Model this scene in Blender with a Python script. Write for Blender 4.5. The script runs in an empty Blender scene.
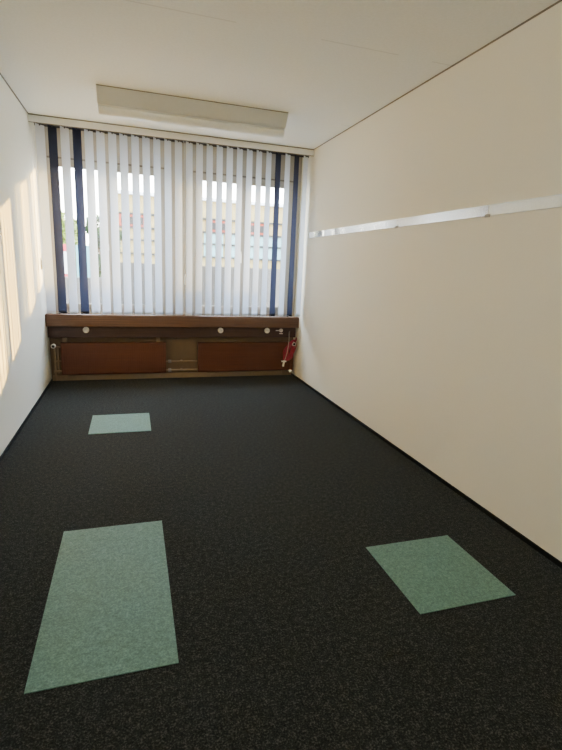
import bpy, bmesh, math, random
from mathutils import Vector, Matrix

random.seed(7)
scn = bpy.context.scene
COL = scn.collection
PI = math.pi

# ------------------------------------------------------------------ room measures (metres)
W, H = 2.939, 2.732            # width, height;  window wall at y=0, room runs to -y
YN = -6.7                      # wall behind the camera

# ------------------------------------------------------------------ materials
def new_mat(name):
    m = bpy.data.materials.new(name)
    m.use_nodes = True
    nt = m.node_tree
    b = nt.nodes['Principled BSDF']
    return m, nt, b

def lin(c):
    return tuple(((v / 255) / 12.92 if v / 255 <= 0.04045 else ((v / 255 + 0.055) / 1.055) ** 2.4) for v in c) + (1.0,)

def noise(nt, scale, detail=4, rough=.6, vec=None):
    n = nt.nodes.new('ShaderNodeTexNoise')
    n.inputs['Scale'].default_value = scale
    n.inputs['Detail'].default_value = detail
    n.inputs['Roughness'].default_value = rough
    if vec is None:
        tc = nt.nodes.new('ShaderNodeTexCoord')
        vec = tc.outputs['Object']
    nt.links.new(vec, n.inputs['Vector'])
    return n

def ramp(nt, fac, stops):
    r = nt.nodes.new('ShaderNodeValToRGB')
    e = r.color_ramp.elements
    while len(e) < len(stops):
        e.new(.5)
    for i, (p, c) in enumerate(stops):
        e[i].position = p
        e[i].color = c
    nt.links.new(fac, r.inputs['Fac'])
    return r

def bump(nt, b, height, strength, dist):
    n = nt.nodes.new('ShaderNodeBump')
    n.inputs['Strength'].default_value = strength
    n.inputs['Distance'].default_value = dist
    nt.links.new(height, n.inputs['Height'])
    nt.links.new(n.outputs['Normal'], b.inputs['Normal'])

def plain(name, rgb, rough=.5, metal=0.0, var=.08, scale=30, bmp=0.0, spec=.5):
    """A painted / plastic / metal surface with a slight procedural variation."""
    m, nt, b = new_mat(name)
    c = lin(rgb)
    n = noise(nt, scale)
    lo = tuple(v * (1 - var) for v in c[:3]) + (1,)
    hi = tuple(min(1, v * (1 + var)) for v in c[:3]) + (1,)
    r = ramp(nt, n.outputs['Fac'], [(.3, lo), (.7, hi)])
    nt.links.new(r.outputs['Color'], b.inputs['Base Color'])
    b.inputs['Roughness'].default_value = rough
    b.inputs['Metallic'].default_value = metal
    b.inputs['Specular IOR Level'].default_value = spec
    if bmp:
        bump(nt, b, n.outputs['Fac'], bmp, .002)
    return m

def carpet(name, dark, mid, light, scale, sheen, spec, rough):
    m, nt, b = new_mat(name)
    tc = nt.nodes.new('ShaderNodeTexCoord')
    n1 = noise(nt, scale, 3, .7, tc.outputs['Object'])
    n2 = noise(nt, scale * .3, 3, .6, tc.outputs['Object'])
    mx = nt.nodes.new('ShaderNodeMix')
    mx.inputs['Factor'].default_value = .3
    nt.links.new(n1.outputs['Fac'], mx.inputs['A'])
    nt.links.new(n2.outputs['Fac'], mx.inputs['B'])
    r = ramp(nt, mx.outputs['Result'], [(.38, lin(dark)), (.52, lin(mid)), (.66, lin(light))])
    nt.links.new(r.outputs['Color'], b.inputs['Base Color'])
    b.inputs['Roughness'].default_value = rough
    b.inputs['Specular IOR Level'].default_value = spec
    b.inputs['Sheen Weight'].default_value = sheen
    b.inputs['Sheen Roughness'].default_value = .35
    bump(nt, b, n1.outputs['Fac'], .7 if sheen < .1 else .35, .006)
    return m

def fabric(name, rgb, trans, through):
    """Vertical blind cloth: diffuse and translucent, with a fine weave."""
    m, nt, b = new_mat(name)
    tc = nt.nodes.new('ShaderNodeTexCoord')
    mp = nt.nodes.new('ShaderNodeMapping')
    mp.inputs['Scale'].default_value = (400, 400, 60)
    nt.links.new(tc.outputs['Object'], mp.inputs['Vector'])
    n = noise(nt, 1.0, 3, .6, mp.outputs['Vector'])
    c = lin(rgb)
    lo = tuple(v * .9 for v in c[:3]) + (1,)
    hi = tuple(min(1, v * 1.06) for v in c[:3]) + (1,)
    r = ramp(nt, n.outputs['Fac'], [(.3, lo), (.7, hi)])
    nt.links.new(r.outputs['Color'], b.inputs['Base Color'])
    b.inputs['Roughness'].default_value = .8
    b.inputs['Specular IOR Level'].default_value = .2
    t = nt.nodes.new('ShaderNodeBsdfTranslucent')
    t.inputs['Color'].default_value = lin(through)
    mix = nt.nodes.new('ShaderNodeMixShader')
    mix.inputs['Fac'].default_value = trans
    nt.links.new(b.outputs['BSDF'], mix.inputs[1])
    nt.links.new(t.outputs['BSDF'], mix.inputs[2])
    nt.links.new(mix.outputs['Shader'], nt.nodes['Material Output'].inputs['Surface'])
    return m

def glass(name):
    m, nt, b = new_mat(name)
    nt.nodes.remove(b)
    tr = nt.nodes.new('ShaderNodeBsdfTransparent')
    tr.inputs['Color'].default_value = (.95, .97, .97, 1)
    gl = nt.nodes.new('ShaderNodeBsdfGlossy')
    gl.inputs['Roughness'].default_value = .02
    lw = nt.nodes.new('ShaderNodeLayerWeight')
    pw = nt.nodes.new('ShaderNodeMath'); pw.operation = 'POWER'; pw.inputs[1].default_value = 5
    nt.links.new(lw.outputs['Facing'], pw.inputs[0])
    fr = nt.nodes.new('ShaderNodeMath'); fr.operation = 'MULTIPLY_ADD'
    fr.inputs[1].default_value = .9; fr.inputs[2].default_value = .03
    nt.links.new(pw.outputs[0], fr.inputs[0])
    mix = nt.nodes.new('ShaderNodeMixShader')
    nt.links.new(fr.outputs[0], mix.inputs['Fac'])
    nt.links.new(tr.outputs['BSDF'], mix.inputs[1])
    nt.links.new(gl.outputs['BSDF'], mix.inputs[2])
    nt.links.new(mix.outputs['Shader'], nt.nodes['Material Output'].inputs['Surface'])
    return m

def wood(name, dark, light, rough=.45, axis='X', stretch=18):
    m, nt, b = new_mat(name)
    tc = nt.nodes.new('ShaderNodeTexCoord')
    mp = nt.nodes.new('ShaderNodeMapping')
    s = {'X': (1.2, stretch, stretch * 3), 'Z': (stretch * 3, stretch, 1.2)}[axis]
    mp.inputs['Scale'].default_value = s
    nt.links.new(tc.outputs['Object'], mp.inputs['Vector'])
    n = noise(nt, 1.6, 5, .6, mp.outputs['Vector'])
    r = ramp(nt, n.outputs['Fac'], [(.3, lin(dark)), (.7, lin(light))])
    nt.links.new(r.outputs['Color'], b.inputs['Base Color'])
    b.inputs['Roughness'].default_value = rough
    b.inputs['Specular IOR Level'].default_value = .35
    bump(nt, b, n.outputs['Fac'], .08, .001)
    return m

def ceiling_mat():
    m, nt, b = new_mat('ceiling_board')
    tc = nt.nodes.new('ShaderNodeTexCoord')
    sep = nt.nodes.new('ShaderNodeSeparateXYZ')
    nt.links.new(tc.outputs['Object'], sep.inputs['Vector'])
    def math_(op, a, bb=None, cc=None):
        n = nt.nodes.new('ShaderNodeMath'); n.operation = op
        for i, v in enumerate((a, bb, cc)):
            if v is None: continue
            if isinstance(v, (int, float)): n.inputs[i].default_value = v
            else: nt.links.new(v, n.inputs[i])
        return n.outputs[0]
    # board seams across the room, every 1.5 m, only faintly and brokenly visible
    y = math_('ADD', sep.outputs['Y'], 1.40)
    w = math_('PINGPONG', y, .75)
    line = math_('LESS_THAN', w, .006)
    br = noise(nt, 2.2, 2, .5, tc.outputs['Object'])
    brk = math_('GREATER_THAN', br.outputs['Fac'], .54)
    seam = math_('MULTIPLY', line, brk)
    n = noise(nt, 60, 5, .6, tc.outputs['Object'])
    r = ramp(nt, n.outputs['Fac'], [(.3, lin((238, 238, 230))), (.7, lin((245, 245, 238)))])
    mx = nt.nodes.new('ShaderNodeMix'); mx.data_type = 'RGBA'
    nt.links.new(math_('MULTIPLY', seam, .16), mx.inputs['Factor'])
    nt.links.new(r.outputs['Color'], mx.inputs['A'])
    mx.inputs['B'].default_value = lin((110, 95, 80))
    nt.links.new(mx.outputs['Result'], b.inputs['Base Color'])
    b.inputs['Roughness'].default_value = .9
    b.inputs['Specular IOR Level'].default_value = .15
    bump(nt, b, n.outputs['Fac'], .15, .002)
    return m

M = {}
M['wall'] = plain('lightened_wallpaper', (242, 240, 230), .8, var=.015, scale=140, bmp=.15, spec=.2)  # colour lightened to stand in for grazing window light on the left wall
M['wall_right'] = plain('cream_wallpaper', (236, 232, 217), .8, var=.015, scale=140, bmp=.15, spec=.2)
M['wall_shade'] = plain('shaded_wall_paint', (158, 153, 143), .8, var=.02, scale=60, spec=.2)  # wall colour darkened to stand in for shade behind the blinds
M['tan'] = plain('tan_paint', (122, 104, 83), .7, var=.06, scale=12, spec=.2)
M['ceiling'] = ceiling_mat()
M['carpet'] = carpet('charcoal_carpet', (18, 19, 19), (37, 40, 39), (86, 86, 80), 150, .045, .12, .9)
M['green'] = carpet('green_carpet', (70, 104, 95), (90, 127, 116), (114, 150, 140), 150, .30, .35, .55)
M['black_trim'] = plain('black_skirting', (20, 20, 21), .6, spec=.2)
M['gap'] = plain('dark_shadow_gap', (140, 132, 120), .9, spec=.1)
M['slot'] = plain('dark_slot', (120, 114, 106), .9, spec=.1)
M['white'] = plain('white_lacquer', (225, 223, 216), .4, var=.02)
M['frame'] = plain('window_frame_paint', (160, 156, 147), .45, var=.02)  # frame darkened like the window wall, with shade put into the colour
M['pelmet'] = plain('pelmet_paint', (222, 221, 215), .6, var=.02)
M['rail_dark'] = plain('rail_and_shade_brown', (52, 44, 38), .6)  # rail parts, and the added shade strip behind the slat tops
M['slat'] = fabric('white_blind_cloth', (224, 223, 220), .30, (214, 226, 246))
M['navy'] = fabric('navy_blind_cloth', (23, 25, 32), .36, (60, 63, 82))
M['chain'] = plain('bead_chain_plastic', (205, 205, 205), .4)
M['sill'] = wood('sill_wood', (80, 54, 37), (108, 77, 54), .5)
M['trunk'] = wood('trunking_wood', (66, 47, 41), (86, 63, 55), .55)
M['radiator'] = wood('brown_radiator_paint', (86, 48, 31), (102, 58, 38), .45, stretch=10)
M['pipe'] = plain('tan_pipe_paint', (150, 128, 100), .45)
M['plastic'] = plain('white_plastic', (246, 244, 238), .35, var=.02)
M['grey'] = plain('grey_plastic', (150, 146, 140), .4)
M['black'] = plain('black_plastic', (18, 17, 17), .5)
M['red'] = plain('red_rubber', (158, 22, 54), .45)
M['lead'] = plain('beige_lead', (190, 175, 155), .5)
M['lamp'] = plain('lamp_enamel', (204, 206, 203), .45, var=.02)
M['lamp_cover'] = plain('lamp_cover_acrylic', (238, 239, 232), .3, var=.02)
M['alu'] = plain('brushed_aluminium', (226, 224, 219), .13, metal=.75, var=.03, scale=60)
M['alu_matt'] = plain('matt_aluminium', (212, 218, 222), .42, metal=.5, var=.04, scale=60)
M['glass'] = glass('window_glass')
M['facade'] = plain('cream_render', (142, 126, 82), .9, var=.05, scale=2)
M['teal'] = plain('turquoise_panel', (92, 136, 142), .4)
M['brick'] = plain('orange_panel', (140, 52, 30), .8)
M['dark'] = plain('dark_ledge', (30, 28, 26), .8)
M['concrete'] = plain('pale_concrete', (205, 208, 212), .9, var=.06, scale=8)
M['parapet'] = plain('grey_parapet_render', (104, 104, 106), .9, var=.06, scale=8)
M['asphalt'] = plain('grey_paving', (168, 168, 166), .95, var=.1, scale=3)
M['leaf'] = plain('sunlit_leaves', (90, 108, 16), .7, var=.35, scale=4)
M['leaf2'] = plain('deep_green_leaves', (34, 56, 18), .7, var=.35, scale=4)
M['bark'] = plain('bark', (96, 76, 58), .9, var=.3, scale=14)
M['sign_red'] = plain('sign_red', (160, 24, 44), .5)
M['sign_white'] = plain('sign_white', (180, 180, 180), .5)
M['door_teal'] = plain('turquoise_board', (78, 130, 136), .5)

# ------------------------------------------------------------------ mesh helpers
def obj(name, bm, mat, parent=None, smooth=False, loc=None):
    me = bpy.data.meshes.new(name)
    bmesh.ops.recalc_face_normals(bm, faces=bm.faces)
    if smooth:
        for f in bm.faces:
            f.smooth = True
    bm.to_mesh(me); bm.free()
    o = bpy.data.objects.new(name, me)
    for m in (mat if isinstance(mat, (list, tuple)) else [mat]):
        me.materials.append(m)
    COL.objects.link(o)
    if parent is not None:
        o.parent = parent
    if loc is not None:
        o.location = loc
    return o

def add_box(bm, x0, x1, y0, y1, z0, z1, bevel=0.0, mi=0):
    vs = [bm.verts.new((x, y, z)) for x in (x0, x1) for y in (y0, y1) for z in (z0, z1)]
    idx = [(0, 1, 3, 2), (4, 6, 7, 5), (0, 4, 5, 1), (2, 3, 7, 6), (0, 2, 6, 4), (1, 5, 7, 3)]
    fs = [bm.faces.new([vs[i] for i in q]) for q in idx]
    for f in fs:
        f.material_index = mi
    if bevel:
        es = list({e for f in fs for e in f.edges})
        bmesh.ops.bevel(bm, geom=es, offset=bevel, segments=2, affect='EDGES', profile=.5)
    return fs

def box(x0, x1, y0, y1, z0, z1, bevel=0.0):
    bm = bmesh.new()
    add_box(bm, x0, x1, y0, y1, z0, z1, bevel)
    return bm

def add_tube(bm, pts, r, n=8, caps=True):
    pts = [Vector(p) for p in pts]
    rings = []
    prev = None
    for i, p in enumerate(pts):
        if i == 0: t = pts[1] - p
        elif i == len(pts) - 1: t = p - pts[i - 1]
        else: t = pts[i + 1] - pts[i - 1]
        t.normalize()
        if prev is None:
            a = Vector((0, 0, 1)) if abs(t.z) < .9 else Vector((1, 0, 0))
            u = t.cross(a).normalized()
        else:
            u = (prev - t * prev.dot(t)).normalized()
        prev = u
        v = t.cross(u)
        rings.append([bm.verts.new(p + (u * math.cos(2 * PI * k / n) + v * math.sin(2 * PI * k / n)) * r) for k in range(n)])
    for a, b in zip(rings, rings[1:]):
        for k in range(n):
            bm.faces.new((a[k], a[(k + 1) % n], b[(k + 1) % n], b[k]))
    if caps:
        bm.faces.new(rings[0][::-1]); bm.faces.new(rings[-1])

def tube(pts, r, n=8):
    bm = bmesh.new(); add_tube(bm, pts, r, n); return bm

def add_lathe(bm, c, axis, prof, n=20):
    """prof: list of (along axis, radius) from c; a radius of 0 closes the end."""
    c = Vector(c); ax = Vector(axis).normalized()
    a = Vector((0, 0, 1)) if abs(ax.z) < .9 else Vector((1, 0, 0))
    u = ax.cross(a).normalized(); v = ax.cross(u)
    rings = []
    for t, r in prof:
        if r == 0:
            rings.append([bm.verts.new(c + ax * t)])
        else:
            rings.append([bm.verts.new(c + ax * t + (u * math.cos(2 * PI * k / n) + v * math.sin(2 * PI * k / n)) * r) for k in range(n)])
    for A, B in zip(rings, rings[1:]):
        for k in range(n):
            k2 = (k + 1) % n
            if len(A) == 1: bm.faces.new((A[0], B[k2], B[k]))
            elif len(B) == 1: bm.faces.new((A[k], A[k2], B[0]))
            else: bm.faces.new((A[k], A[k2], B[k2], B[k]))

def lathe(c, axis, prof, n=20):
    bm = bmesh.new(); add_lathe(bm, c, axis, prof, n); return bm

def extrude_x(prof, x0, x1):
    """closed profile of (y, z) points, swept along x with end caps."""
    bm = bmesh.new()
    A = [bm.verts.new((x0, y, z)) for y, z in prof]
    B = [bm.verts.new((x1, y, z)) for y, z in prof]
    n = len(prof)
    for k in range(n):
        bm.faces.new((A[k], A[(k + 1) % n], B[(k + 1) % n], B[k]))
    bm.faces.new(A[::-1]); bm.faces.new(B)
    return bm

def tag(o, label, cat, group=None, kind=None):
    o['label'] = label
    o['category'] = cat
    if group: o['group'] = group
    if kind: o['kind'] = kind
    return o

def thing(name, loc, label, cat, group=None, kind=None):
    o = bpy.data.objects.new(name, None)
    o.empty_display_size = .1
    COL.objects.link(o)
    o.location = loc
    return tag(o, label, cat, group, kind)

def struct(name, bm, mat, label, cat):
    return tag(obj(name, bm, mat), label, cat, kind='structure')

# ------------------------------------------------------------------ room shell
struct('floor', box(-.12, W + .12, YN - .12, .12, -.12, 0), M['carpet'], 'charcoal speckled carpet floor of the empty room', 'floor')
struct('ceiling', box(-.12, W + .12, YN - .12, .12, H, H + .12), M['ceiling'], 'off-white board ceiling with faint seams', 'ceiling')
struct('wall_left', box(-.12, 0, YN, 0, 0, H), M['wall'], 'white left wall striped with warm sunlight', 'wall')
struct('wall_right', box(W, W + .12, YN, 0, 0, H), M['wall_right'], 'long cream right wall carrying a metal strip', 'wall')
struct('wall_near', box(-.12, W + .12, YN - .12, YN, 0, H), M['wall'], 'white end wall opposite the window', 'wall')

# window wall: one mesh with two openings; white with shade put into its colour above the sill, tan below
WIN = [(.085, 1.335), (1.615, 2.865)]
Z0, Z1 = .80, 2.445
bm = bmesh.new()
add_box(bm, -.12, W + .12, 0, .12, 0, .72, mi=1)
add_box(bm, -.12, W + .12, 0, .12, .72, Z0)
add_box(bm, -.12, W + .12, 0, .12, Z1, H)
for a, b in ((-.12, WIN[0][0]), (WIN[0][1], WIN[1][0]), (WIN[1][1], W + .12)):
    add_box(bm, a, b, 0, .12, Z0, Z1)
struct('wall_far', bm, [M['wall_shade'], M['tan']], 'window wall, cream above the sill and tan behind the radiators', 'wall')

struct('baseboard_left', box(0, .010, YN, -.02, 0, .026), M['black_trim'], 'thin black skirting along the left wall', 'skirting')
struct('baseboard_right', box(W - .010, W, YN, -.02, 0, .026), M['black_trim'], 'thin black skirting along the right wall', 'skirting')
struct('baseboard_far', box(.012, W - .012, -.016, 0, .0, .062, .003), M['pipe'], 'tan skirting below the brown radiators', 'skirting')
struct('trim_1', box(0, .010, YN, -.42, H - .005, H), M['gap'], 'thin dark joint between left wall and ceiling', 'trim')
struct('trim_2', box(W - .010, W, YN, -.42, H - .005, H), M['gap'], 'thin dark joint between right wall and ceiling', 'trim')

# ------------------------------------------------------------------ windows
def window(i, x0, x1):
    fy0, fy1 = .012, .05
    fw = .045
    bm = bmesh.new()
    add_box(bm, x0, x1, fy0, fy1, Z0, Z0 + fw)
    add_box(bm, x0, x1, fy0, fy1, Z1 - fw - .02, Z1 - .02)
    add_box(bm, x0, x0 + fw, fy0, fy1, Z0 + fw, Z1 - fw - .02)
    add_box(bm, x1 - fw, x1, fy0, fy1, Z0 + fw, Z1 - fw - .02)
    xm = (x0 + x1) / 2
    add_box(bm, xm - .02, xm + .02, fy0, fy1, Z0 + fw, Z1 - fw - .02)
    w = obj('window_%d' % i, bm, M['frame'])
    tag(w, ('left' if i == 1 else 'right') + ' two-sash window with cream frame behind the blinds', 'window', kind='structure')
    s = obj('shutter_slot', box(x0, x1, .006, .06, Z1 - .016, Z1 - .002), M['slot'], w)
    s['label'] = 'dark slot above the window frame'
    for a, b in ((x0 + fw, xm - .02), (xm + .02, x1 - fw)):
        sw = .055
        sy0, sy1 = .0, .04
        z0, z1 = Z0 + fw, Z1 - fw - .02
        bm = bmesh.new()
        add_box(bm, a, b, sy0, sy1, z0, z0 + sw)
        add_box(bm, a, b, sy0, sy1, z1 - sw * .6, z1)
        add_box(bm, a, a + sw, sy0, sy1, z0 + sw, z1 - sw * .6)
        add_box(bm, b - sw, b, sy0, sy1, z0 + sw, z1 - sw * .6)
        sash = obj('sash', bm, M['frame'], w)
        obj('pane', box(a + sw, b - sw, .026, .030, z0 + sw, z1 - sw * .6), M['glass'], sash)
    # lever handle on the sash stile beside the middle post
    bm = bmesh.new()
    hx = xm - .048
    add_box(bm, hx - .014, hx + .014, -.012, .0, 1.50, 1.57, .003)
    add_tube(bm, [(hx, -.010, 1.535), (hx, -.045, 1.535)], .008)
    add_box(bm, hx - .010, hx + .010, -.056, -.040, 1.43, 1.545, .004)
    obj('handle', bm, M['plastic'], w)
window(1, *WIN[0])
window(2, *WIN[1])

# ------------------------------------------------------------------ pelmet over the blinds
p = thing('pelmet', (W / 2, -.40, H), 'narrow cream pelmet board across the top of the blinds', 'pelmet')
bm = bmesh.new()
add_box(bm, .003 - W / 2, W - .003 - W / 2, -.012, .008, -.071, -.012, .002)
obj('board', bm, M['pelmet'], p)
o = obj('shadow_joint', box(.003 - W / 2, W - .003 - W / 2, -.008, .006, -.012, -.001), M['gap'], p)
o['label'] = 'dark joint between pelmet and ceiling'
o = obj('lower_edge', box(.003 - W / 2, W - .003 - W / 2, -.010, .006, -.0745, -.071), M['gap'], p)
o['label'] = 'dark lower edge of the pelmet'

# ------------------------------------------------------------------ vertical blinds
SY = -.31                      # plane of the slat pivots
PITCH = .1117
SW_, ST = .089, math.radians(32)
ZT, ZB = 2.671, .812
def slat_bm():
    bm = bmesh.new()
    n = 6
    rows = [0, .034, .036, .45, .9, 1.35, ZT - ZB - .04, ZT - ZB]
    g = []
    for z in rows:
        row = []
        for k in range(n + 1):
            s = k / n - .5
            tw = -math.radians(7) * (1 - z / (ZT - ZB))
            zz = z - .007 * (s + .5) if z > 1.5 else z          # top edge hangs a little lower on one side
            px, py = s * SW_, .003 * (1 - 4 * s * s) + (.0012 if z <= .034 else 0)
            row.append(bm.verts.new((px * math.cos(tw) - py * math.sin(tw), px * math.sin(tw) + py * math.cos(tw), zz)))
        g.append(row)
    for a, b in zip(g, g[1:]):
        for k in range(n):
            bm.faces.new((a[k], a[k + 1], b[k + 1], b[k]))
    # sewn-in bottom weight
    fs = add_box(bm, -SW_ / 2 + .004, SW_ / 2 - .004, .0050, .0062, .002, .032)
    bmesh.ops.rotate(bm, verts=list({v for f in fs for v in f.verts}), cent=(0, 0, 0), matrix=Matrix.Rotation(-math.radians(7), 3, 'Z'))
    return bm

def slat(parent, x, navy, rot, dx0):
    o = obj('slat', slat_bm(), M['navy'] if navy else M['slat'], parent, smooth=True)
    o.location = (x - dx0, 0, ZB)
    o.rotation_euler = (random.uniform(-.002, .002), 0, rot)
    if navy: o['label'] = 'navy blue slat'
    # carrier hook at the top
    h = obj('hook', box(-.006, .006, -.002, .002, ZT - ZB - .014, ZT - ZB + .006), M['rail_dark'], o)
    return o

def blind(label, ks, navy, xa, xb, cord_x, cord_z):
    cx = (xa + xb) / 2
    t = thing('vertical_blind', (cx, SY, 0), label, 'blind', 'vertical blinds at the windows')
    r = obj('head_rail', box(xa - cx, xb - cx, -.034, .034, ZT + .006, ZT + .036, .003), M['rail_dark'], t)
    r['label'] = 'dark head rail tucked under the pelmet'
    obj('rail_mount', box(xa - cx + .05, xb - cx - .05, -.016, .016, ZT + .036, H - .001), M['rail_dark'], t)
    o = obj('shade_strip', box(xa - cx, xb - cx, 0.0345, .040, ZT - .010, H - .001), M['rail_dark'], t)  # added dark strip standing in for shade above the slat tops
    xs = []
    for k in ks:
        x = .197 + PITCH * (k)
        xs.append(x)
        slat(t, x, k in navy, ST + random.uniform(-.06, .06), cx)
    # two bead chains linking the slat bottoms
    bm = bmesh.new()
    for dy in (-1, 1):
        pts = []
        for j, x in enumerate(xs):
            ex, ey = dy * -SW_ / 2 * math.cos(ST) * -1, dy * SW_ / 2 * math.sin(ST)
            pts.append((x - cx + ex, ey, ZB + .020))
            if j < len(xs) - 1:
                for q in (.25, .5, .75):
                    pts.append((x - cx + ex + PITCH * q, ey, ZB + .020 - .020 * (1 - (2 * q - 1) ** 2)))
        add_tube(bm, pts, .0014, 5)
    obj('bead_chain', bm, M['chain'], t)
    # pull cord with weight
    bm = bmesh.new()
    add_tube(bm, [(cord_x - cx - .006, -.03, ZT + .03), (cord_x - cx - .006, -.03, cord_z + .05)], .0016, 6)
    add_tube(bm, [(cord_x - cx + .006, -.03, ZT + .03), (cord_x - cx + .006, -.03, cord_z + .05)], .0016, 6)
    c = obj('pull_cord', bm, M['chain'], t)
    obj('cord_weight', lathe((cord_x - cx, -.03, cord_z - .06), (0, 0, 1), [(0, 0), (0, .007), (.02, .010), (.09, .011), (.12, .006), (.122, 0)], 12), M['plastic'], c)
    return t
blind('left vertical blind of white slats with two navy slats at its left end', range(-1, 12), (0, 2), .030, 1.478, .022, 1.33)
blind('right vertical blind of white slats with two navy slats at its right end', range(12, 25), (21, 23), 1.484, 2.925, 1.494, 1.22)

# ------------------------------------------------------------------ sill, cable trunking
tag(obj('window_sill', box(.003 - W / 2, W - .003 - W / 2, -.205, -.001, -.135, 0, .004), M['sill'], loc=(W / 2, 0, .792)),
    'dark brown wooden window sill with a deep front edge', 'sill')
tag(obj('cable_trunking', box(.004 - W / 2, W - .012 - W / 2, -.115, -.001, -.132, 0, .002), M['trunk'], loc=(W / 2, 0, .655)),
    'purplish brown cable trunking below the window sill', 'trunking')

# round sockets let into the trunking
def socket(x, label):
    t = thing('wall_socket', (x, -.1155, .612), label, 'socket', 'round sockets in the trunking')
    obj('cover_ring', lathe((0, 0, 0), (0, -1, 0), [(0, .034), (.018, .034), (.021, .031), (.021, .023), (.0185, .021), (.0185, 0)], 24), M['plastic'], t)
    c = obj('insert', lathe((0, -.0142, 0), (0, -1, 0), [(.0045, .0205), (.0072, .0200), (.0072, 0)], 20), M['plastic'], t)
    bm = bmesh.new()
    for dx in (-.009, 0, .009):
        add_lathe(bm, (dx, -.0215, .004 if dx == 0 else 0), (0, -1, 0), [(0, .0028), (.0006, .0028), (.0006, 0)], 8)
    obj('pin_hole', bm, M['black'], c)
    return t
socket(.403, 'round white socket in the trunking near the left wall, above the left radiator')
socket(1.944, 'round white socket in the trunking above the left end of the right radiator')
socket(2.539, 'round white socket in the trunking above the right half of the right radiator')

t = thing('power_plug', (2.726, -.1155, .614), 'small white plug with a sideways pin, right of the last round socket', 'plug')
obj('body', lathe((0, 0, 0), (0, -1, 0), [(0, .024), (.012, .024), (.026, .018), (.028, 0)], 18), M['plastic'], t)
obj('pin', tube([(-.018, -.014, 0), (-.072, -.014, .0)], .006, 8), M['plastic'], t)
obj('foot', box(-.022, .022, -.02, -.001, -.045, -.034, .002), M['plastic'], t)

# ------------------------------------------------------------------ radiators
def radiator_panel(x0, x1, z0, z1, y0, y1):
    """flat panel radiator with shallow vertical flutes and rounded top/bottom edges"""
    bm = bmesh.new()
    n = int((x1 - x0) / .0125)
    prof = [(y1, z0), (y0 + .012, z0), (y0 + .003, z0 + .006), (y0, z0 + .016), (y0, z1 - .016), (y0 + .003, z1 - .006), (y0 + .012, z1), (y1, z1)]
    rows = []
    for i in range(n + 1):
        x = x0 + (x1 - x0) * i / n
        d = 0.0018 if i % 2 and 0 < i < n else 0
        rows.append([bm.verts.new((x, y + (d if 3 <= k <= 4 else 0), z)) for k, (y, z) in enumerate(prof)])
    m = len(prof)
    for a, b in zip(rows, rows[1:]):
        for k in range(m):
            bm.faces.new((a[k], a[(k + 1) % m], b[(k + 1) % m], b[k]))
    bm.faces.new(rows[0][::-1]); bm.faces.new(rows[-1])
    return bm

def thermostat(parent, x, z, y):
    """thermostat head pointing into the room, dark dial in a white rim, with its pipe down to the skirting"""
    v = obj('valve', lathe((x, y + .05, z), (0, -1, 0), [(0, 0), (0, .012), (.02, .012), (.02, .024), (.060, .026), (.070, .024), (.074, .019), (.066, .016), (.066, 0)], 20), M['plastic'], parent)
    v['label'] = 'white thermostat valve head'
    d = obj('dial', lathe((x, y - .0165, z), (0, -1, 0), [(0, .0155), (.004, .013), (.004, 0)], 16), M['black'], v)
    d['label'] = 'dark dial face'
    return v

t = thing('radiator', (.70, -.06, 0), 'wide brown panel radiator at the left, below the window sill', 'radiator', 'brown radiators below the sill')
obj('panel', radiator_panel(.125 - .70, 1.287 - .70, .085, .462, -.045, .02), M['radiator'], t)
thermostat(t, .055 - .70, .428, -.07)
bm = bmesh.new()
add_tube(bm, [(.055 - .70, -.015, .42), (.055 - .70, -.015, .02), ], .011, 10)
add_tube(bm, [(.088 - .70, -.005, .42), (.088 - .70, -.005, .10)], .009, 10)
add_tube(bm, [(.055 - .70, -.015, .405), (.126 - .70, -.005, .405)], .010, 10)
add_tube(bm, [(.055 - .70, -.015, .245), (.126 - .70, -.005, .245)], .008, 10)
add_tube(bm, [(.040 - .70, -.020, .125), (.126 - .70, -.005, .125)], .012, 10)
obj('supply_pipe', bm, M['pipe'], t)
for x in (.165, 1.20):
    obj('bracket', box(x - .70 - .022, x - .70 + .022, -.012, .055, .4635, .512, .003), M['pipe'], t)
obj('foot_bracket', box(.165 - .70 - .022, .165 - .70 + .022, -.02, .036, .040, .084, .003), M['pipe'], t)

t = thing('radiator', (2.27, -.06, 0), 'wide brown panel radiator at the right, behind the red cable', 'radiator', 'brown radiators below the sill')
obj('panel', radiator_panel(1.672 - 2.27, 2.918 - 2.27, .085, .458, -.045, .02), M['radiator'], t)
thermostat(t, 2.878 - 2.27, .452, -.150)
bm = bmesh.new()
add_tube(bm, [(2.878 - 2.27, -.10, .452), (2.878 - 2.27, -.055, .452), (2.878 - 2.27, -.055, .10), (2.878 - 2.27, -.03, .092)], .008, 10)
obj('supply_pipe', bm, M['radiator'], t)
bm = bmesh.new()
add_lathe(bm, (2.872 - 2.27, -.075, .066), (0, 0, 1), [(0, 0), (0, .016), (.022, .018), (.03, .012), (.03, 0)], 14)
add_tube(bm, [(2.872 - 2.27, -.07, .08), (2.872 - 2.27, .0, .08)], .008, 8)
obj('foot_bracket', box(2.80 - 2.27 - .02, 2.80 - 2.27 + .02, -.0, .036, .040, .084, .003), M['pipe'], t)
o = obj('drain_cap', bm, M['plastic'], t)
o['label'] = 'small white cap at the lower corner'

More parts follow.
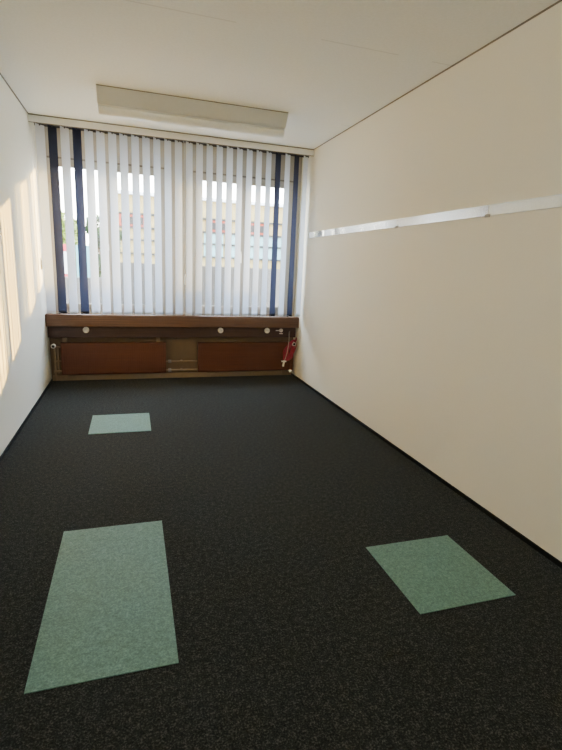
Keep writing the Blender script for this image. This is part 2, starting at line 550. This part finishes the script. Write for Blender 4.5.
# two pipes joining the radiators, with union nuts
t = thing('heating_pipe', (1.48, -.05, .218), 'upper tan heating pipe between the two radiators', 'pipe', 'heating pipes between the radiators')
obj('tube', tube([(1.288 - 1.48, 0, 0), (1.671 - 1.48, 0, 0)], .0095, 12), M['pipe'], t)
obj('wall_clip', box(-.012, .012, .004, .0495, -.008, .008), M['pipe'], t)
obj('union_nut', lathe((1.335 - 1.48, 0, 0), (1, 0, 0), [(-.018, .0097), (-.018, .019), (.018, .019), (.018, .0097)], 6), M['grey'], t)
t = thing('heating_pipe', (1.48, -.05, .108), 'lower tan heating pipe between the two radiators', 'pipe', 'heating pipes between the radiators')
obj('tube', tube([(1.288 - 1.48, 0, 0), (1.671 - 1.48, 0, 0)], .013, 12), M['pipe'], t)
obj('wall_clip', box(-.012, .012, .004, .0495, -.008, .008), M['pipe'], t)
obj('union_nut', lathe((1.335 - 1.48, 0, 0), (1, 0, 0), [(-.018, .0132), (-.018, .024), (.018, .024), (.018, .0132)], 6), M['grey'], t)

# ------------------------------------------------------------------ red cable hung over the right-hand valve
t = thing('power_cable', (2.84, -.20, .34), 'coiled red power cable hung on the right radiator valve', 'cable')
bm = bmesh.new()
pts = []
loops, seg = 11, 28
rl = random.Random(11)
LP = [(rl.uniform(.026, .104), rl.uniform(-.034, .034), rl.uniform(-.05, .03), rl.uniform(-.02, .02), rl.uniform(0, 6)) for _ in range(loops + 1)]
for i in range(loops * seg + 1):
    j = i / seg
    a = 2 * PI * (j % 1)
    k = int(j)
    t_ = j - k
    if k >= loops: k, t_ = loops - 1, 1.0
    e_ = t_ * t_ * (3 - 2 * t_)
    mi, bx_, bz_, yy, ph = [LP[k][q] * (1 - e_) + LP[k + 1][q] * e_ for q in range(5)]
    w_ = (1 - math.cos(a)) / 2          # 0 over the valve, 1 at the bottom of the loop
    x = .036 - .076 * w_ + bx_ * w_ + mi * math.sin(a) * (.75 + .45 * w_) + .005 * math.sin(4 * a + ph) * 1.6
    z = .158 - (.255 + bz_) * w_ + .006 * math.cos(3 * a + ph) + .012 * math.sin(a)
    x = min(x, .086)
    pts.append((x, yy + .008 * math.sin(2 * a + ph), z))
add_tube(bm, pts, .0058, 7)
c = obj('coil', bm, M['red'], t, smooth=True)
bm = bmesh.new()
add_tube(bm, [(.085, .03, .150), (.078, .02, .180), (.066, -.012, .192), (.052, -.036, .175), (.050, -.040, .140)], .007, 7)
obj('tie_loop', bm, M['red'], t, smooth=True)
bm = bmesh.new()
add_tube(bm, [(.0, .078, .262), (-.022, .02, .235), (-.036, -.03, .19), (-.046, -.047, .10), (-.062, -.050, 0), (-.082, -.047, -.075), (-.088, -.04, -.100)], .0045, 7)
o = obj('lead', bm, M['lead'], t, smooth=True)
o['label'] = 'thin beige lead with a white plug'
bm = bmesh.new()
add_tube(bm, [(-.088, -.04, -.096), (-.096, -.04, -.126), (-.104, -.04, -.172)], .0125, 10)
add_box(bm, -.128, -.064, -.052, -.028, -.114, -.098, .003)
o2 = obj('plug', bm, M['plastic'], o)
o2['label'] = 'white plug'

# ------------------------------------------------------------------ ceiling luminaire
LX0, LX1, LY = .682, 2.262, -1.385
t = thing('ceiling_light', ((LX0 + LX1) / 2, LY, H), 'long unlit fluorescent ceiling light near the window', 'ceiling light')
hx = (LX1 - LX0) / 2
def wing(half):
    return [(-.135, -.002), (-.134, -.012), (-.118, -.040), (-.098, -.070), (-.078, -.098), (-.062, -.113), (.062, -.113), (.078, -.098), (.098, -.070), (.118, -.040), (.134, -.012), (.135, -.002)]
obj('reflector', extrude_x(wing(1), -hx + .004, hx - .004), M['lamp'], t)
bm = extrude_x([(-.139, 0), (-.139, -.006), (.139, -.006), (.139, 0)], -hx, hx)
o = obj('back_plate', bm, M['gap'], t)
prof = [(-.050, -.1125), (-.050, -.120)]
for k in range(0, 13):
    a = PI + PI * k / 12
    prof.append((.066 * math.cos(a), -.134 + .050 * math.sin(a)))
prof += [(.050, -.120), (.050, -.1125)]
o = obj('tube_cover', extrude_x(prof, -hx + .006, hx - .006), M['lamp_cover'], t, smooth=False)
o['label'] = 'rounded translucent tube cover'
for s in (-1, 1):
    bm = bmesh.new()
    P = wing(1)
    A = [bm.verts.new((s * hx, y * 1.015, z - .001)) for y, z in P]
    B = [bm.verts.new((s * (hx - .005), y * 1.015, z - .001)) for y, z in P]
    bm.faces.new(A); bm.faces.new(B[::-1])
    for k in range(len(P)):
        bm.faces.new((A[k], A[(k + 1) % len(P)], B[(k + 1) % len(P)], B[k]))
    obj('end_cap', bm, M['white'], t)

# ------------------------------------------------------------------ metal strip on the right wall
t = thing('wall_rail', (W, -2.4, 1.788), 'flat metal picture strip screwed along the right wall', 'wall strip')
secs = [(-.40, -2.400, 'alu', 'shiny metal section nearest the window'), (-2.404, -3.430, 'alu', 'shiny middle metal section'), (-3.434, -5.45, 'alu_matt', 'dull grey metal section')]
for a, b, m, lab in secs:
    bm = bmesh.new()
    add_box(bm, -.008, 0, b + 2.4, a + 2.4, -.032, .030, .0015)
    add_box(bm, -.011, -.008, b + 2.4, a + 2.4, .022, .030)
    o = obj('strip', bm, M[m], t)
    o['label'] = lab
for y in (-2.402, -3.432):
    o = obj('joint_clip', box(-.013, -.0085, y + 2.4 - .022, y + 2.4 + .022, -.040, -.022, .001), M['grey'], t)
    o['label'] = 'small grey joint clip'

# ------------------------------------------------------------------ green carpet tiles
def tile(x, y, w, l, label):
    tag(obj('carpet_tile', box(0, w, -l, 0, .0002, .0035), M['green'], loc=(x, y, 0)), label, 'carpet tile', 'green carpet tiles laid in the dark carpet')
tile(.541, -1.428, .498, .498, 'small pale green carpet tile near the radiators')
tile(.538, -3.424, .500, 1.000, 'long pale green double carpet tile in the left foreground')
tile(2.043, -3.924, .500, .500, 'darker green square carpet tile near the right wall')

# ------------------------------------------------------------------ outside
struct('ground', box(-40, 60, .68, 70, -1.7, -1.5), M['asphalt'], 'pale paved yard outside the window', 'ground')
bm = bmesh.new()
add_box(bm, .60, 6.5, .56, .68, -1.5, 1.375)
add_box(bm, -2.2, .60, .56, .68, -1.5, 1.17)
struct('parapet', bm, M['parapet'], 'grey rendered parapet just outside the window', 'parapet')

b = thing('office_building', (6.5, 20, -1.5), 'cream building with banded windows across the yard', 'building')
bx0, bx1 = -6.55, 7.5
def zo(z): return z + 1.5
obj('wall', box(bx0, bx1, 0, 8, 0, zo(4.55)), M['facade'], b)
for z in (1.17, 1.74, 2.41, 3.0, 3.66):
    obj('ledge', box(bx0 + .3, bx1 - .3, -.22, 0, zo(z) - .04, zo(z) + .04), M['dark'], b)
for k in range(8):
    for z0, z1 in ((1.79, 2.36), (2.46, 2.95)):
        x = -1.9 + k * 1.12
        obj('window', box(x, x + 1.02, -.06, 0, zo(z0), zo(z1)), M['teal'], b)
for k in range(6):
    x = -6.1 + k * 2.15
    fr = obj('window', box(x, x + 1.25, -.10, 0, zo(3.05), zo(3.61)), M['brick'], b)
    fr['label'] = 'orange framed window'
    obj('pane', box(x + .1, x + 1.15, -.12, -.10, zo(3.15), zo(3.50)), M['dark'], fr)
obj('roof_edge', box(bx0 - .1, bx1 + .1, -.3, 8.1, zo(4.55), zo(4.68)), M['concrete'], b)

def tree(x, y, h, r, n, mat, label, seed):
    rnd = random.Random(seed)
    t = thing('tree', (x, y, -1.5), label, 'tree', 'trees outside the window')
    bm = bmesh.new()
    add_tube(bm, [(0, 0, 0), (.04, .02, h * .3), (-.03, 0, h * .55), (.02, .03, h * .75)], .11, 8)
    for k in range(5):
        a = k * 1.3
        add_tube(bm, [(0, 0, h * (.35 + .06 * k)), (math.cos(a) * r * .35, math.sin(a) * r * .35, h * (.5 + .06 * k)), (math.cos(a) * r * .7, math.sin(a) * r * .7, h * (.58 + .06 * k))], .035, 5)
    obj('trunk', bm, M['bark'], t)
    bm = bmesh.new()
    blobs = [(rnd.uniform(-.55, .55) * r, rnd.uniform(-.55, .55) * r, h * rnd.uniform(.25, .88), r * rnd.uniform(.35, .6)) for _ in range(16)]
    for i in range(n):
        bx, by, bz, br = rnd.choice(blobs)
        d = Vector((rnd.gauss(0, 1), rnd.gauss(0, 1), rnd.gauss(0, 1))).normalized() * br * rnd.uniform(.6, 1)
        c = Vector((bx, by, bz)) + d
        u = Vector((rnd.gauss(0, 1), rnd.gauss(0, 1), rnd.gauss(0, 1))).normalized()
        v = u.orthogonal().normalized()
        s = rnd.uniform(.08, .15)
        q = [c - u * s, c + v * s * .5, c + u * s, c - v * s * .5]
        bm.faces.new([bm.verts.new(p) for p in q])
    obj('foliage', bm, mat, t)
tree(-1.15, 11.0, 4.6, 0.72, 4200, M['leaf'], 'yellow-green tree behind the two sign boards outside', 3)
tree(.02, 13.2, 4.6, 0.72, 4200, M['leaf2'], 'darker green tree in front of the cream building', 5)
tree(-3.4, 12.5, 5.0, 1.1, 3500, M['leaf2'], 'green tree farthest left outside the window', 8)

def board(x, y, w_, z0, z1, mat, label, bands):
    s = thing('sign_board', (x, y, -1.5), label, 'sign', 'sign boards in the yard')
    obj('panel', box(-w_ / 2, w_ / 2, -.03, .03, zo(z0), zo(z1)), mat, s)
    for a, c in bands:
        o = obj('band', box(-w_ / 2, w_ / 2, -.034, .034, zo(a), zo(c)), M['sign_red'], s)
        o['label'] = 'red band'
    for dx in (-.6 * w_ / 2, .6 * w_ / 2):
        obj('post', tube([(dx, 0, 0), (dx, 0, zo(z0))], .03, 8), M['grey'], s)
board(-.79, 8.0, .40, .98, 1.55, M['sign_white'], 'white sign board with red bands outside the left window', ((1.56, 1.74), (.86, .97)))
board(-.345, 8.6, .36, .85, 1.74, M['door_teal'], 'plain turquoise sign board outside the left window', ())

# ------------------------------------------------------------------ light
w = bpy.data.worlds.new('sky'); scn.world = w
w.use_nodes = True
nt = w.node_tree
bg = nt.nodes['Background']
tc = nt.nodes.new('ShaderNodeTexCoord')
sep = nt.nodes.new('ShaderNodeSeparateXYZ')
nt.links.new(tc.outputs['Generated'], sep.inputs['Vector'])
r = nt.nodes.new('ShaderNodeValToRGB')
r.color_ramp.elements[0].position = 0.0; r.color_ramp.elements[0].color = (1.0, .93, .80, 1)
r.color_ramp.elements[1].position = .55; r.color_ramp.elements[1].color = (.66, .80, 1.0, 1)
nt.links.new(sep.outputs['Z'], r.inputs['Fac'])
nt.links.new(r.outputs['Color'], bg.inputs['Color'])
bg.inputs['Strength'].default_value = 10.0

sd = bpy.data.lights.new('low_sun', 'SUN')
sd.energy = 9.5
sd.color = (1.0, .57, .09)
sd.angle = math.radians(.3)
so = bpy.data.objects.new('low_sun', sd); COL.objects.link(so)
so.rotation_euler = Vector((-1.2, -1.0, -.34)).to_track_quat('-Z', 'Y').to_euler()
so.location = (12, 10, 6)

rd = bpy.data.lights.new('fill_sun', 'SUN')       # added second sun, fills the gaps between the sun stripes on the wall
rd.energy = 3.0; rd.color = (1.0, .66, .20); rd.angle = math.radians(.6)
ro = bpy.data.objects.new('fill_sun', rd); COL.objects.link(ro)
ro.rotation_euler = Vector((-.95, -1.0, -.30)).to_track_quat('-Z', 'Y').to_euler()
ro.location = (10, 10, 6)

for i, (a, b_) in enumerate(WIN):
    pd = bpy.data.lights.new('window_portal', 'AREA')
    pd.shape = 'RECTANGLE'; pd.size = b_ - a; pd.size_y = Z1 - Z0
    pd.cycles.is_portal = True
    po = bpy.data.objects.new('window_portal', pd); COL.objects.link(po)
    po.location = ((a + b_) / 2, .11, (Z0 + Z1) / 2)
    po.rotation_euler = (-PI / 2, 0, 0)

# added soft fill lamp behind the camera, brightens the near end of the room
ad = bpy.data.lights.new('rear_fill_light', 'AREA')
ad.shape = 'RECTANGLE'; ad.size = 1.6; ad.size_y = 1.0
ad.energy = 7; ad.color = (1.0, .93, .80)
ao = bpy.data.objects.new('rear_fill_light', ad); COL.objects.link(ao)
ao.location = (1.2, -6.3, 2.2)
ao.rotation_euler = Vector((.25, 1.0, -.35)).to_track_quat('-Z', 'Y').to_euler()

# ------------------------------------------------------------------ camera (fitted to the room's vanishing points)
f, yaw, pit, rol = 472.9, -.30989, .22454, .04571
def cam_dir(x, y, z):
    c, s = math.cos(rol), math.sin(rol); x, y = c * x - s * y, s * x + c * y
    c, s = math.cos(pit), math.sin(pit); fy, up = c * z + s * y, -s * z + c * y
    c, s = math.cos(yaw), math.sin(yaw)
    return Vector((c * x - s * fy, s * x + c * fy, up))
R, U, F = cam_dir(1, 0, 0), cam_dir(0, 1, 0), cam_dir(0, 0, 1)
cd = bpy.data.cameras.new('camera')
cd.sensor_fit = 'HORIZONTAL'; cd.sensor_width = 36
cd.lens = f / 562 * 36
cd.clip_start = .05; cd.clip_end = 300
co = bpy.data.objects.new('camera', cd); COL.objects.link(co)
m = Matrix((R, U, -F)).transposed().to_4x4()
m.translation = (.90835, -5.88174, 1.40823)
co.matrix_world = m
scn.camera = co

scn.cycles.max_bounces = 12
scn.cycles.diffuse_bounces = 7
scn.cycles.transparent_max_bounces = 16
scn.view_settings.view_transform = 'AgX'
scn.view_settings.look = 'None'
scn.view_settings.exposure = 1.68
